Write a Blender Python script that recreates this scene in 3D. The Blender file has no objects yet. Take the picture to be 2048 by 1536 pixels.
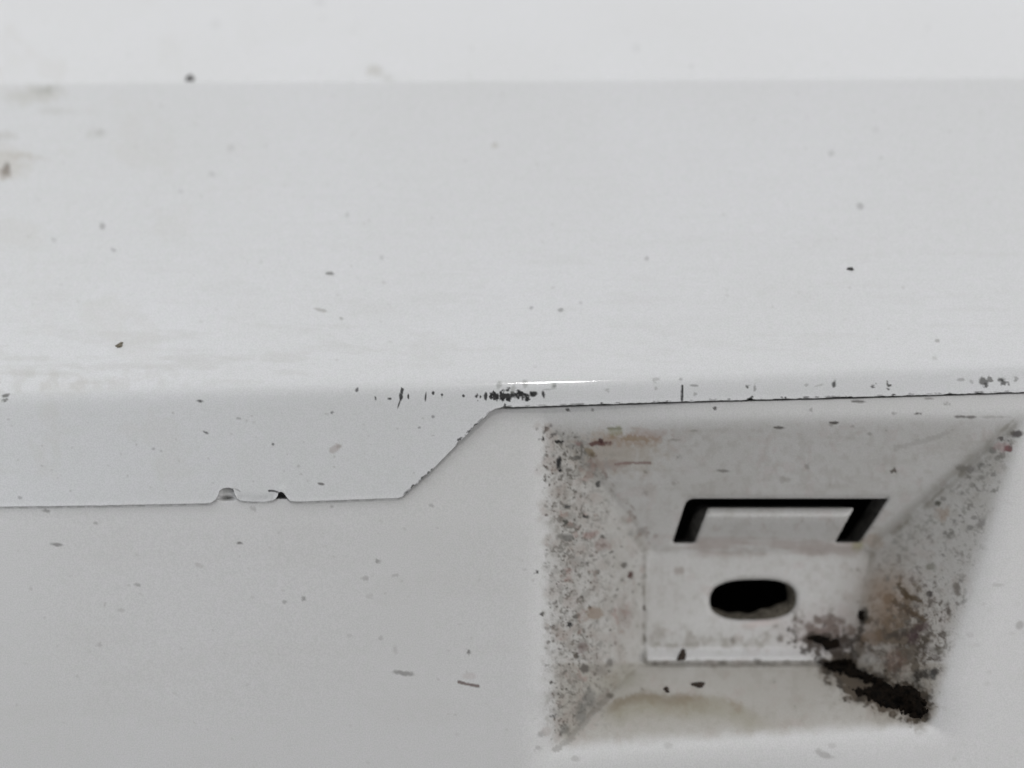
import bpy, math, random
import numpy as np

# ------------------------------------------------------------------ units and calibration
S = 0.0635e-3            # metres per photo pixel on the lower panel's face
D = 0.170                # camera to lower panel face
CX, CY = 1024.0, 768.0
rng = np.random.RandomState(7)
random.seed(7)

# ------------------------------------------------------------------ camera
scene = bpy.context.scene
cam_d = bpy.data.cameras.new('camera')
cam = bpy.data.objects.new('camera', cam_d)
scene.collection.objects.link(cam)
cam.location = (0, -D, 0)
cam.rotation_euler = (math.radians(90), 0, 0)
cam_d.sensor_width = 36.0
cam_d.lens = 36.0 * D / (2048 * S)
cam_d.clip_start = 0.005
cam_d.clip_end = 20
cam_d.dof.use_dof = True
cam_d.dof.focus_distance = D - 0.0012
cam_d.dof.aperture_fstop = 8.0
scene.camera = cam

# ------------------------------------------------------------------ world and lamps
world = bpy.data.worlds.new('World')
scene.world = world
world.use_nodes = True
bg = world.node_tree.nodes['Background']
bg.inputs['Color'].default_value = (0.985, 0.985, 1.0, 1)
bg.inputs['Strength'].default_value = 0.175

def lamp(name, loc, target, size, power, col, sy=None):
    l = bpy.data.lights.new(name, 'AREA')
    l.size = size
    if sy:
        l.shape = 'RECTANGLE'; l.size_y = sy
    l.energy = power; l.color = col
    o = bpy.data.objects.new(name, l)
    scene.collection.objects.link(o)
    o.location = loc
    import mathutils
    d = mathutils.Vector(target) - mathutils.Vector(loc)
    o.rotation_euler = d.to_track_quat('-Z', 'Y').to_euler()
    return o
lamp('ceiling_lamp', (0.0, -0.10, 1.5), (0, 0, 0), 2.6, 24.0, (0.985, 0.985, 1.0))
lamp('low_fill_lamp', (0.75, -1.0, -0.12), (0, 0, 0), 0.6, 3.0, (1.0, 0.985, 0.965))  # added fill, set low at the right to lighten the recess roof
lamp('spot_lamp', (0.02, -0.85, 0.60), (0, 0, 0), 0.048, 1.25, (1, 0.985, 0.96), 0.07)
lamp('side_fill_lamp', (-0.17, -0.09, 0.0), (-0.10, 0, -0.01), 0.10, 0.056, (0.92, 0.96, 1.0))  # added near fill, brightens the left side against the centre
lamp('side_fill_lamp', (0.17, -0.12, -0.08), (0.07, 0, -0.03), 0.12, 0.062, (0.985, 0.98, 1.0))  # added near fill, brightens the right side and the recess's left wall

vs = scene.view_settings
vs.view_transform = 'Standard'
vs.look = 'None'
vs.exposure = 0.0
vs.gamma = 1.0
vs.use_curve_mapping = False

# ------------------------------------------------------------------ helpers: geometry
def world_pts(px, py, d):
    """photo position and depth behind the lower panel's face -> metres"""
    f = (D + d) / D
    return np.stack([(px - CX) * S * f, d, -(py - CY) * S * f], axis=-1)

def softplus(v, w):
    return w * np.logaddexp(0, v / w)

def sstep(a, b, x):
    t = np.clip((x - a) / (b - a), 0, 1)
    return t * t * (3 - 2 * t)

def smin(a, b, k):
    h = np.clip(0.5 + 0.5 * (b - a) / k, 0, 1)
    return b * (1 - h) + a * h - k * h * (1 - h)

def tag(o, label=None, cat=None, group=None, kind=None):
    if label: o['label'] = label
    if cat: o['category'] = cat
    if group: o['group'] = group
    if kind: o['kind'] = kind
    return o

def empty(name, loc=(0, 0, 0)):
    o = bpy.data.objects.new(name, None)
    o.empty_display_size = 0.005
    scene.collection.objects.link(o)
    o.location = loc
    return o

def mesh_obj(name, V, F, mat, parent=None, col=None, smooth=True):
    V = np.asarray(V, dtype=np.float64); F = np.asarray(F, dtype=np.int32)
    used = np.unique(F)
    remap = -np.ones(len(V), dtype=np.int32); remap[used] = np.arange(len(used))
    V = V[used]; F = remap[F]
    if col is not None: col = np.asarray(col)[used]
    me = bpy.data.meshes.new(name)
    n, m, k = len(V), F.shape[0], F.shape[1]
    me.vertices.add(n); me.vertices.foreach_set('co', V.astype(np.float32).ravel())
    me.loops.add(m * k); me.loops.foreach_set('vertex_index', F.ravel())
    me.polygons.add(m)
    me.polygons.foreach_set('loop_start', np.arange(0, m * k, k, dtype=np.int32))
    me.polygons.foreach_set('loop_total', np.full(m, k, dtype=np.int32))
    if smooth: me.polygons.foreach_set('use_smooth', np.ones(m, dtype=bool))
    if col is not None:
        at = me.color_attributes.new('marks', 'FLOAT_COLOR', 'POINT')
        at.data.foreach_set('color', col.astype(np.float32).ravel())
    me.update(calc_edges=True); me.validate()
    me.materials.append(mat)
    o = bpy.data.objects.new(name, me)
    scene.collection.objects.link(o)
    if parent: o.parent = parent
    return o

def grid_faces(nr, nc):
    i = np.arange(nr * nc).reshape(nr, nc)
    return np.stack([i[:-1, :-1], i[1:, :-1], i[1:, 1:], i[:-1, 1:]], axis=-1).reshape(-1, 4)

# ------------------------------------------------------------------ noise on a raster
MX, MY = 300, 260                     # margin of the raster round the photo
RW, RH = 2048 + 2 * MX, 1536 + 2 * MY

def vnoise(cell, seed, cx=None):
    """smooth value noise over the raster, cells of 'cell' px (cx: cell width)"""
    cx = cx or cell
    r = np.random.RandomState(seed)
    gh, gw = int(RH / cell) + 3, int(RW / cx) + 3
    g = r.rand(gh, gw)
    y = np.arange(RH) / cell; x = np.arange(RW) / cx
    yi = y.astype(int); xi = x.astype(int)
    fy = y - yi; fx = x - xi
    fy = (fy * fy * (3 - 2 * fy))[:, None]; fx = (fx * fx * (3 - 2 * fx))[None, :]
    a = g[np.ix_(yi, xi)]; b = g[np.ix_(yi, xi + 1)]; c = g[np.ix_(yi + 1, xi)]; e = g[np.ix_(yi + 1, xi + 1)]
    return (a * (1 - fx) + b * fx) * (1 - fy) + (c * (1 - fx) + e * fx) * fy

def fbm(cell, seed, octaves=4, stretch=1.0):
    t = 0; w = 0
    for k in range(octaves):
        a = 0.55 ** k
        t = t + a * vnoise(max(cell / 2 ** k, 1.6), seed + 31 * k, max(cell / 2 ** k, 1.6) * stretch)
        w += a
    return t / w

N8 = fbm(9, 1); N24 = fbm(24, 2); N80 = fbm(80, 3); N4 = fbm(4.5, 4, 2)
NS = fbm(16, 5, 4, 6.0); N14 = fbm(14, 6)
YY, XX = np.mgrid[0:RH, 0:RW].astype(np.float32)
XX -= MX; YY -= MY

# raster layers: upper panel marks and lower panel marks, colour + coverage
class Layer:
    def __init__(self):
        self.c = np.zeros((RH, RW, 3), np.float32); self.a = np.zeros((RH, RW), np.float32)
    def over(self, alpha, color, sl=None):
        sl = sl or (slice(None), slice(None))
        a0 = self.a[sl]; al = np.clip(alpha, 0, 1).astype(np.float32)
        an = al + a0 * (1 - al)
        safe = np.maximum(an, 1e-5)
        col = np.asarray(color, np.float32)
        self.c[sl] = (col * al[..., None] + self.c[sl] * (a0 * (1 - al))[..., None]) / safe[..., None]
        self.a[sl] = an
    def win(self, x, y, r):
        x0 = int(max(0, x - r + MX)); x1 = int(min(RW, x + r + MX + 1))
        y0 = int(max(0, y - r + MY)); y1 = int(min(RH, y + r + MY + 1))
        return (slice(y0, y1), slice(x0, x1))
    def spot(self, x, y, rx, ry=None, ang=0.0, color=(.03, .028, .025), alpha=0.9, rag=0.5, soft=0.35):
        ry = ry or rx
        if max(rx, ry) < 9 and alpha < .8: alpha *= .82; soft = max(soft, .5)
        sl = self.win(x, y, max(rx, ry) * 2.2 + 3)
        if sl[0].stop <= sl[0].start or sl[1].stop <= sl[1].start: return
        dx = XX[sl] - x; dy = YY[sl] - y
        ca, sa = math.cos(math.radians(ang)), math.sin(math.radians(ang))
        u = (dx * ca + dy * sa) / rx; v = (-dx * sa + dy * ca) / ry
        nz = N8 if max(rx, ry) > 6 else N4
        r = np.sqrt(u * u + v * v) + rag * (nz[sl] - 0.5) * (1.8 if max(rx, ry) > 6 else 2.8)
        a = alpha * (1 - sstep(1 - soft, 1 + soft, r))
        self.over(a, color, sl)
    def line(self, pts, w, color=(.03, .028, .025), alpha=0.9, rag=0.4, fade=True):
        pts = np.array(pts, float)
        x0, y0 = pts.min(0) - w * 3 - 3; x1, y1 = pts.max(0) + w * 3 + 3
        sl = (slice(int(max(0, y0 + MY)), int(min(RH, y1 + MY))), slice(int(max(0, x0 + MX)), int(min(RW, x1 + MX))))
        X = XX[sl]; Y = YY[sl]; best = np.full(X.shape, 1e9)
        for (ax, ay), (bx, by) in zip(pts[:-1], pts[1:]):
            L2 = (bx - ax) ** 2 + (by - ay) ** 2 + 1e-6
            t = np.clip(((X - ax) * (bx - ax) + (Y - ay) * (by - ay)) / L2, 0, 1)
            best = np.minimum(best, np.hypot(X - ax - t * (bx - ax), Y - ay - t * (by - ay)))
        r = best / w + rag * (N4[sl] - 0.5) * 2
        self.over(alpha * (1 - sstep(0.6, 1.4, r)), color, sl)
    def sample(self, px, py):
        x = np.clip(px + MX, 0, RW - 1.01); y = np.clip(py + MY, 0, RH - 1.01)
        xi = x.astype(int); yi = y.astype(int); fx = (x - xi); fy = (y - yi)
        out = np.zeros(px.shape + (4,), np.float32)
        P = np.concatenate([self.c * self.a[..., None], self.a[..., None]], -1)
        for oy, wy in ((0, 1 - fy), (1, fy)):
            for ox, wx in ((0, 1 - fx), (1, fx)):
                out += P[yi + oy, xi + ox] * (wx * wy)[..., None]
        out[..., :3] /= np.maximum(out[..., 3:], 1e-4)
        out[..., 3] *= (px > -MX + 2) & (px < 2048 + MX - 2) & (py > -MY + 2) & (py < 1536 + MY - 2)
        return out

# ------------------------------------------------------------------ materials
def new_mat(name):
    m = bpy.data.materials.new(name); m.use_nodes = True
    nt = m.node_tree; b = nt.nodes['Principled BSDF']
    return m, nt, b

def painted_white(name, base, rough, coat=0.0, bump=0.08, seed=0.0):
    m, nt, b = new_mat(name)
    N = nt.nodes; L = nt.links
    tc = N.new('ShaderNodeTexCoord')
    at = N.new('ShaderNodeAttribute'); at.attribute_name = 'marks'
    def noise(scale, detail=2.0, off=0.0):
        mp = N.new('ShaderNodeMapping'); mp.inputs['Location'].default_value = (off, off * 1.7, off * .3)
        L.new(tc.outputs['Object'], mp.inputs['Vector'])
        n = N.new('ShaderNodeTexNoise'); n.inputs['Scale'].default_value = scale
        n.inputs['Detail'].default_value = detail
        L.new(mp.outputs[0], n.inputs['Vector']); return n
    # fine grain of the lacquer, three tones so it is slightly coloured too
    fine = noise(5600.0, 1.0, seed); mid = noise(900.0, 3.0, seed + 3); big = noise(28.0, 4.0, seed + 5)
    def mixc(fac_out, c0, c1, lo=0.35, hi=0.65):
        r = N.new('ShaderNodeValToRGB'); r.color_ramp.elements[0].position = lo; r.color_ramp.elements[1].position = hi
        r.color_ramp.elements[0].color = (*c0, 1); r.color_ramp.elements[1].color = (*c1, 1)
        L.new(fac_out, r.inputs[0]); return r
    def mult(a, bb):
        x = N.new('ShaderNodeMix'); x.data_type = 'RGBA'; x.blend_type = 'MULTIPLY'
        x.inputs[0].default_value = 1; L.new(a, x.inputs[6]); L.new(bb, x.inputs[7]); return x
    r1 = mixc(fine.outputs['Fac'], (.90, .90, .90), (1, 1, 1))
    r2 = mixc(mid.outputs['Fac'], (.975, .98, .972), (1, .992, 1))
    r3 = mixc(big.outputs['Fac'], (.965, .965, .955), (1, 1, 1))
    c = N.new('ShaderNodeRGB'); c.outputs[0].default_value = (*base, 1)
    x = mult(c.outputs[0], r1.outputs[0]); x = mult(x.outputs[2], r2.outputs[0]); x = mult(x.outputs[2], r3.outputs[0])
    mx = N.new('ShaderNodeMix'); mx.data_type = 'RGBA'
    L.new(at.outputs['Alpha'], mx.inputs[0]); L.new(x.outputs[2], mx.inputs[6]); L.new(at.outputs['Color'], mx.inputs[7])
    L.new(mx.outputs[2], b.inputs['Base Color'])
    rr = N.new('ShaderNodeMapRange'); rr.inputs['To Min'].default_value = rough; rr.inputs['To Max'].default_value = 0.85
    L.new(at.outputs['Alpha'], rr.inputs['Value']); L.new(rr.outputs[0], b.inputs['Roughness'])
    b.inputs['Coat Weight'].default_value = coat; b.inputs['Coat Roughness'].default_value = 0.07
    bn = N.new('ShaderNodeBump'); bn.inputs['Strength'].default_value = bump; bn.inputs['Distance'].default_value = 0.00006
    h = N.new('ShaderNodeMath'); h.operation = 'ADD'
    hm = N.new('ShaderNodeMath'); hm.operation = 'MULTIPLY'; hm.inputs[1].default_value = 1.4
    L.new(at.outputs['Alpha'], hm.inputs[0]); L.new(hm.outputs[0], h.inputs[0]); L.new(mid.outputs['Fac'], h.inputs[1])
    L.new(h.outputs[0], bn.inputs['Height']); L.new(bn.outputs[0], b.inputs['Normal'])
    return m

def plain(name, c0, c1, scale, rough=0.8, bump=0.3):
    m, nt, b = new_mat(name); N = nt.nodes; L = nt.links
    tc = N.new('ShaderNodeTexCoord'); n = N.new('ShaderNodeTexNoise')
    n.inputs['Scale'].default_value = scale; n.inputs['Detail'].default_value = 5
    L.new(tc.outputs['Object'], n.inputs['Vector'])
    r = N.new('ShaderNodeValToRGB'); r.color_ramp.elements[0].position = .35; r.color_ramp.elements[1].position = .65
    r.color_ramp.elements[0].color = (*c0, 1); r.color_ramp.elements[1].color = (*c1, 1)
    L.new(n.outputs['Fac'], r.inputs[0]); L.new(r.outputs[0], b.inputs['Base Color'])
    b.inputs['Roughness'].default_value = rough
    bn = N.new('ShaderNodeBump'); bn.inputs['Strength'].default_value = bump; bn.inputs['Distance'].default_value = 0.0001
    L.new(n.outputs['Fac'], bn.inputs['Height']); L.new(bn.outputs[0], b.inputs['Normal'])
    return m

M_up = painted_white('glossy_white_paint', (.76, .772, .782), 0.38, 0.45, 0.04)
M_lo = painted_white('satin_white_paint', (.71, .712, .712), 0.45, 0.0, 0.08, 9.0)
M_dirt = plain('black_dirt', (.002, .0017, .0013), (.013, .009, .006), 1100, 0.95, 1.0)
M_dirt.node_tree.nodes['Principled BSDF'].inputs['Specular IOR Level'].default_value = 0.12
M_crumb = plain('brown_crumb', (.012, .008, .005), (.05, .03, .02), 4000)
M_grit = plain('dark_grit', (.012, .012, .012), (.05, .048, .045), 4000)
M_void = plain('dark_cavity', (.012, .012, .012), (.02, .019, .018), 200, 0.9)
M_slot = plain('dark_cut_edge', (.025, .024, .022), (.07, .066, .06), 900, 0.7)
M_edge = plain('grimy_cut_edge', (.07, .06, .045), (.24, .22, .18), 1500, 0.7)

# ------------------------------------------------------------------ outlines and depth of the two panels
EDGE = np.array([(-400, 1018), (0, 1013), (200, 1010.5), (420, 1006), (431, 999), (436, 990), (439, 981), (446, 976), (456, 974.5), (464, 976), (468, 980), (470, 988), (474, 996), (481, 1001),
                 (505, 1003), (530, 1003), (545, 1000.5), (551, 997), (555, 991), (557, 984), (562, 982.5), (568, 986), (573, 993), (580, 1001), (592, 1003), (700, 999), (795, 995.5),
                 (806, 992), (826, 974), (850, 953), (918, 884), (980, 823), (990, 817), (1004, 814), (1050, 812.5), (1365, 802),
                 (1700, 793.5), (2048, 783), (2450, 771)])
_r = np.random.RandomState(11)
_ex = np.arange(-400, 2460, 3.0)
_ej = np.convolve(_r.randn(len(_ex)), np.ones(3) / 3, 'same') * 0.9
def y_edge(x):
    y = np.interp(x, EDGE[:, 0], EDGE[:, 1]) + np.interp(x, _ex, _ej) * (.35 + .4 * sstep(990, 1010, x) - .2 * sstep(800, 815, x) * (1 - sstep(975, 990, x)))
    for cx, w, dep in ((826, 4, 3), (848, 5, 3), (918, 3, 5), (950, 3, 3), (1010, 9, 2), (1500, 4, 4), (1690, 20, 1.5)):
        y = y - dep * np.exp(-((x - cx) / w) ** 2)
    return y
def y_fold(x): return 797 - 0.027 * x
def y_crease(x): return 168 - 0.0055 * x

K1, K2 = 0.60, 0.75
def depth_upper(px, py):
    v = (y_fold(px) - py) * S
    vc = (y_crease(px) - py) * S
    F = K1 * softplus(v - 0.0001, 0.00058) + K2 * softplus(vc, 0.0001)
    d = -0.0004 + F / (1 - np.clip(F, 0, .1) / D * 1.0)
    d = d - 0.00014 * np.exp(-((px - 563) / 9.0) ** 2 - ((py - 979) / 8.0) ** 2)
    # very gentle waviness of the pressed sheet
    d = d + 0.00010 * np.sin(px / 310.0 + 1.0) * sstep(0.004, 0.012, v)
    return d

# pocket corners in the photo
O_TL, O_TR, O_BR, O_BL = (1090, 846), (2052, 832), (1862, 1452), (1108, 1496)
I_TL, I_TR, I_BR, I_BL = (1296, 1104), (1742, 1106), (1694, 1322), (1284, 1322)
DP = 0.0135
def sdist(px, py, a, b):
    """signed distance to line a->b, positive on its right hand in image coords"""
    ax, ay = a; bx, by = b; L = math.hypot(bx - ax, by - ay)
    return ((bx - ax) * (py - ay) - (by - ay) * (px - ax)) / L

# slot and oval outlines
def rounded(poly, rad, n=6):
    out = []; m = len(poly)
    for i in range(m):
        p0 = np.array(poly[i - 1], float); p = np.array(poly[i], float); p1 = np.array(poly[(i + 1) % m], float)
        r = rad[i] if hasattr(rad, '__len__') else rad
        a = p + (p0 - p) / np.linalg.norm(p0 - p) * r; b = p + (p1 - p) / np.linalg.norm(p1 - p) * r
        for t in np.linspace(0, 1, n):
            out.append((1 - t) ** 2 * a + 2 * t * (1 - t) * p + t * t * b)
    return np.array(out)
def resample(P, step=1.5):
    Q = []
    for a, b in zip(P, np.roll(P, -1, 0)):
        k = max(1, int(np.linalg.norm(b - a) / step))
        for t in np.arange(k) / k: Q.append(a + (b - a) * t)
    return np.array(Q)
SLOT = resample(rounded([(1345, 1085), (1374, 997), (1776, 997), (1719, 1084), (1670, 1084), (1709, 1015), (1416, 1015), (1389, 1085)],
                        [5, 16, 4, 5, 4, 7, 7, 5]))
th = np.linspace(0, 2 * np.pi, 120, endpoint=False)
_ex2 = np.sign(np.cos(th)) * np.abs(np.cos(th)) ** 0.72 * 86
_ey2 = np.sign(np.sin(th)) * np.abs(np.sin(th)) ** 0.80 * 40
OVAL = resample(np.stack([1505.5 + _ex2 - 0.02 * _ey2, 1199 + _ey2 - 0.015 * _ex2], 1))

def poly_sdf(px, py, P):
    sh = px.shape; x = px.ravel()[:, None]; y = py.ravel()[:, None]
    A = P; B = np.roll(P, -1, 0)
    best = np.full(len(x), 1e9); near = np.zeros((len(x), 2)); ins = np.zeros(len(x), bool)
    for (ax, ay), (bx, by) in zip(A, B):
        X = x[:, 0]; Y = y[:, 0]
        L2 = (bx - ax) ** 2 + (by - ay) ** 2
        t = np.clip(((X - ax) * (bx - ax) + (Y - ay) * (by - ay)) / L2, 0, 1)
        qx = ax + t * (bx - ax); qy = ay + t * (by - ay)
        dd = np.hypot(X - qx, Y - qy); m = dd < best
        best = np.where(m, dd, best); near[m, 0] = qx[m]; near[m, 1] = qy[m]
        c = ((ay > Y) != (by > Y)) & (X < (bx - ax) * (Y - ay) / (by - ay + 1e-12) + ax)
        ins ^= c
    s = np.where(ins, -best, best)
    return s.reshape(sh), near.reshape(sh + (2,))

def pocket_t(px, py, w=None):
    """0 outside the pocket, 1 on its back face"""
    def wall(o0, o1, i0, i1):
        a = sdist(px, py, o0, o1); b = -sdist(px, py, i0, i1)
        return a / np.maximum(a + b, 12.0)
    t_top = wall(O_TL, O_TR, I_TL, I_TR)
    t_right = wall(O_TR, O_BR, I_TR, I_BR)
    t_bot = wall(O_BR, O_BL, I_BR, I_BL)
    t_left = wall(O_BL, O_TL, I_BL, I_TL)
    # lower half of the right wall swells inward as a rounded cheek
    cheek = np.exp(-(((px - 1800) / 80.0) ** 2 + ((py - 1270) / 105.0) ** 2))
    t_right = t_right - 0.10 * cheek
    k = 0.022
    if w is not None:
        t_top, t_right, t_bot, t_left = [softplus(q, w) for q in (t_top, t_right, t_bot, t_left)]
    ch = (t_top + t_left) * 0.5 - 0.030 * sstep(0.05, 0.9, t_left)          # small facet in the upper left corner
    t = smin(smin(t_top, t_bot, k), smin(t_left, t_right, k), k)
    t = smin(t, ch, 0.012)
    t = smin(t, np.ones_like(t), 0.025)
    return t

def depth_lower(px, py, seam=True):
    t = pocket_t(px, py)
    w = 0.045 + 0.04 * sstep(1370, 1450, py) + 0.030 * (1 - sstep(1110, 1300, px)) + 0.035 * sstep(900, 1300, py) - 0.015 * sstep(1250, 1400, px) * (1 - sstep(900, 1000, py))
    tt = pocket_t(px, py, w) * sstep(-0.6, -0.15, t)
    d = DP * np.minimum(tt, 1.0)
    # ridge and groove where back face meets the floor of the pocket
    inx = sstep(1282, 1296, px) * (1 - sstep(1690, 1706, px))
    d = d - 0.0016 * inx * sstep(1292, 1321, py) * (1 - sstep(1320, 1330, py))
    d = d + 0.0003 * inx * np.exp(-((py - 1327) / 4.0) ** 2)
    # upper edge of the latch tab curls back
    tabx = sstep(1400, 1412, px + (py - 1015) * 0.38) * (1 - sstep(1706, 1716, px + (py - 1015) * 0.57))
    d = d - 0.0017 * tabx * sstep(1011, 1034, py) * (1 - sstep(1034, 1086, py))
    # band below the seam leans slightly, right of the pocket too
    d = d + 0.00009 * softplus((1052 - py) / 30.0, 0.25) * (1 - sstep(1090, 1500, px)) * 1.0
    rx = px - (2052 + (py - 832) * (-190 / 620.0))
    d = d - 0.00016 * softplus((rx - 90) / 60.0, 0.6) * sstep(840, 1100, py)
    d = d + 0.00012 * np.sin(px / 260.0) * np.cos(py / 190.0) * (1 - sstep(-0.5, 0.0, t))
    if seam:
        ye = np.interp(px, EDGE[:, 0], EDGE[:, 1])
        d = d + 0.004 * (1 - sstep(ye - 34, ye - 22, py)) * (px < 990)
        g = sstep(985, 1060, px)
        d = d + 0.0035 * g * (1 - sstep(ye - 1.5, ye + 4.0, py))
        # openings beside the clip tab
        d = d + 0.004 * sstep(548, 553, px) * (1 - sstep(571, 575, px)) * (1 - sstep(994.5, 997, py))
        d = d + 0.0003 * sstep(438, 446, px) * (1 - sstep(464, 474, px)) * (1 - sstep(996, 1002, py))
        d = d + 0.0016 * np.exp(-((px - 453) / 13.0) ** 2 - ((py - 996) / 3.5) ** 2)
    return d

# ------------------------------------------------------------------ marks on the paint
U = Layer(); W = Layer()
BLK = (.012, .012, .013); GRY = (.16, .155, .15); LG = (.42, .41, .385); BRN = (.12, .075, .045); RED = (.16, .05, .045); OCH = (.30, .22, .12); GRN = (.26, .28, .14)
PNK = (.42, .30, .29)

# upper panel: soft smudges
U.spot(70, 190, 52, 17, -8, (.52, .51, .45), .42, .7, .6); U.spot(92, 180, 24, 8, -6, (.34, .35, .31), .4, .7, .7)
U.spot(110, 222, 34, 7, 0, (.5, .5, .46), .3, .8, .7); U.spot(8, 272, 24, 10, 0, (.5, .49, .45), .4, .7, .7)
U.spot(14, 325, 38, 26, 0, (.52, .48, .40), .4, .7, .7); U.spot(50, 312, 38, 6, 8, (.5, .47, .42), .35, .8, .7)
U.spot(190, 268, 22, 10, 0, (.5, .5, .46), .25, .7, .7); U.spot(200, 264, 9, 6, 0, (.4, .4, .38), .3)
U.spot(12, 340, 9, 12, 0, (.14, .13, .11), .75, .7, .5); U.spot(10, 346, 14, 14, 0, (.36, .30, .25), .4)
U.spot(750, 142, 16, 11, 10, (.48, .47, .42), .5, .6, .6); U.spot(775, 155, 14, 8, 20, (.5, .5, .46), .3)
U.spot(432, 48, 9, 8, 0, (.5, .5, .5), .22); U.spot(640, 3, 9, 5, 0, (.35, .35, .35), .3); U.spot(1272, 97, 8, 8, 0, (.5, .5, .5), .3)
U.spot(660, 547, 9, 3.5, 5, (.14, .14, .13), .8); U.spot(1293, 517, 5, 4, 0, (.3, .3, .3), .6)
U.spot(641, 620, 12, 3, 12, (.35, .34, .32), .6); U.spot(684, 637, 5, 2.6, 5, (.3, .3, .28), .7)
U.spot(1062, 616, 4, 3, 0, (.25, .25, .25), .7); U.spot(1122, 620, 5, 3.4, 0, (.18, .18, .18), .75); U.spot(1161, 606, 4, 3, 0, (.4, .4, .4), .6)
U.spot(990, 291, 6, 6, 0, (.42, .40, .34), .5); U.spot(1664, 307, 6, 6, 0, (.40, .42, .40), .55); U.spot(1721, 413, 7, 6, 30, (.3, .3, .3), .65)
U.spot(1874, 681, 4.5, 3.5, 0, (.25, .24, .22), .7); U.spot(1868, 717, 5, 4, 0, (.4, .4, .38), .5); U.spot(1752, 260, 7, 6, 0, (.5, .5, .5), .3)
U.spot(204, 452, 6, 7, 0, (.28, .28, .27), .7); U.spot(107, 479, 5, 5, 0, (.4, .4, .4), .5); U.spot(227, 500, 5, 3.6, 40, (.25, .25, .25), .6)
U.spot(462, 296, 6, 6, 0, (.42, .42, .42), .4); U.spot(423, 348, 7, 5, 0, (.4, .4, .4), .45); U.spot(361, 383, 6, 5, 0, (.4, .4, .4), .4)
U.spot(694, 430, 4, 4, 0, (.4, .4, .4), .5); U.spot(763, 516, 4, 4, 0, (.4, .4, .4), .5)
for i in range(170):
    x = rng.uniform(-200, 2250); y = rng.uniform(-150, 760)
    if 30 < y or rng.rand() < .5:
        U.spot(x, y, rng.uniform(2, 4.5), rng.uniform(1.6, 3.2), rng.uniform(-20, 20), (.38, .37, .35), rng.uniform(.12, .38))
# streaky dirt above the fold on the left
fy = (797 - 0.027 * XX) - YY
band = sstep(10, 30, fy) * (1 - sstep(60, 190, fy)) * (1 - sstep(500, 1100, XX))
st = sstep(.50, .66, NS)
U.over(band * st * .13, (.42, .41, .36))
band2 = sstep(4, 14, fy) * (1 - sstep(40, 70, fy)) * (1 - sstep(150, 560, XX)) * sstep(.42, .62, N24)
U.over(band2 * .2, (.44, .42, .37))
band3 = sstep(20, 50, fy) * (1 - sstep(150, 420, fy)) * sstep(.60, .72, NS)
U.over(band3 * .07, (.45, .44, .40))
U.over(sstep(.50, .70, fbm(7, 88, 3, 22.0)) * sstep(180, 420, YY) * .028, (.45, .44, .41))
U.over(np.clip(sstep(.54, .72, N80) * (1 - sstep(100, 700, XX)) * .14, 0, 1), (.55, .53, .46))
# marks near the fold
U.spot(12, 790, 9, 4, -20, (.14, .14, .13), .85, .9); U.spot(10, 800, 6, 3, -20, (.18, .18, .17), .8, .8)
U.spot(400, 802, 8, 3.6, 10, BLK, .85, .8); U.spot(412, 865, 6, 2.2, 25, (.06, .06, .06), .8); U.spot(478, 837, 5, 2, 5, (.25, .25, .25), .7)
U.spot(643, 968, 7, 2.6, 10, (.10, .095, .09), .85); U.spot(665, 825, 4, 2.4, 0, (.12, .12, .12), .8); U.spot(546, 889, 2.8, 2.8, 0, (.10, .10, .10), .8)
U.spot(671, 896, 12, 6, -30, (.40, .35, .33), .55, .8); U.spot(677, 893, 5, 4, -30, (.3, .26, .24), .5); U.spot(308, 898, 3, 3, 0, (.2, .2, .2), .6); U.spot(322, 902, 3, 2.5, 0, (.25, .25, .25), .5)
U.spot(866, 833, 3, 3, 0, (.12, .12, .12), .75); U.spot(838, 855, 3, 2.5, 0, (.12, .12, .12), .75); U.spot(40, 995, 4, 2.5, 0, (.2, .2, .2), .6); U.spot(83, 931, 3.5, 3, 0, (.25, .25, .25), .5)
U.spot(714, 780, 3, 5, 0, (.07, .07, .07), .85)
for i in range(60):
    x = rng.uniform(0, 960); y = rng.uniform(825, 985)
    U.spot(x, y, rng.uniform(1.6, 3.2), rng.uniform(1.4, 2.4), 0, (.3, .29, .28), rng.uniform(.15, .5))
for (x, y, rx, ry, a) in ((751, 796, 1.6, 6, 0), (780, 797, 3.5, 2.4, 0), (802, 793, 3.6, 9, 0), (799, 805, 1.4, 12, 18), (817, 794, 1.6, 4.5, 0), (804, 782, 2.6, 5, 0),
                         (851, 795, 1.8, 9, 6), (866, 786, 2.4, 3, 0), (884, 791, 1.8, 4, 0), (927, 791, 2, 3, 0), (954, 792, 3, 6, 0), (961, 793, 2, 3, 0),
                         (972, 792, 3, 7, 0), (1087, 789, 3, 7, -15)):
    U.spot(x, y, rx, ry, a, BLK, .93, .7, .3)
for i in range(95):
    x = 981 + 82 * rng.rand() ** 1.0; y = 791.5 + rng.randn() * 3.4
    U.spot(x, y, rng.uniform(1.4, 3.6), rng.uniform(1.6, 6.0), rng.uniform(-25, 25), BLK, rng.uniform(.75, .98), .8, .3)
U.spot(1020, 792, 36, 3.6, 0, (.03, .03, .03), .8, .9, .5)
U.spot(1067, 788, 7.5, 5.5, -10, BLK, .97, .4, .3)
for (x, y) in ((998, 770), (1026, 779), (1108, 772), (1050, 768)):
    U.spot(x, y, 4.5, 7, rng.uniform(-20, 20), (.30, .31, .29), .65, .9)
U.spot(1095, 779, 9, 1.5, -4, (.3, .3, .3), .5)
U.line([(1364.5, 772), (1364, 801)], 2.4, BLK, .96, .3)
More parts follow.
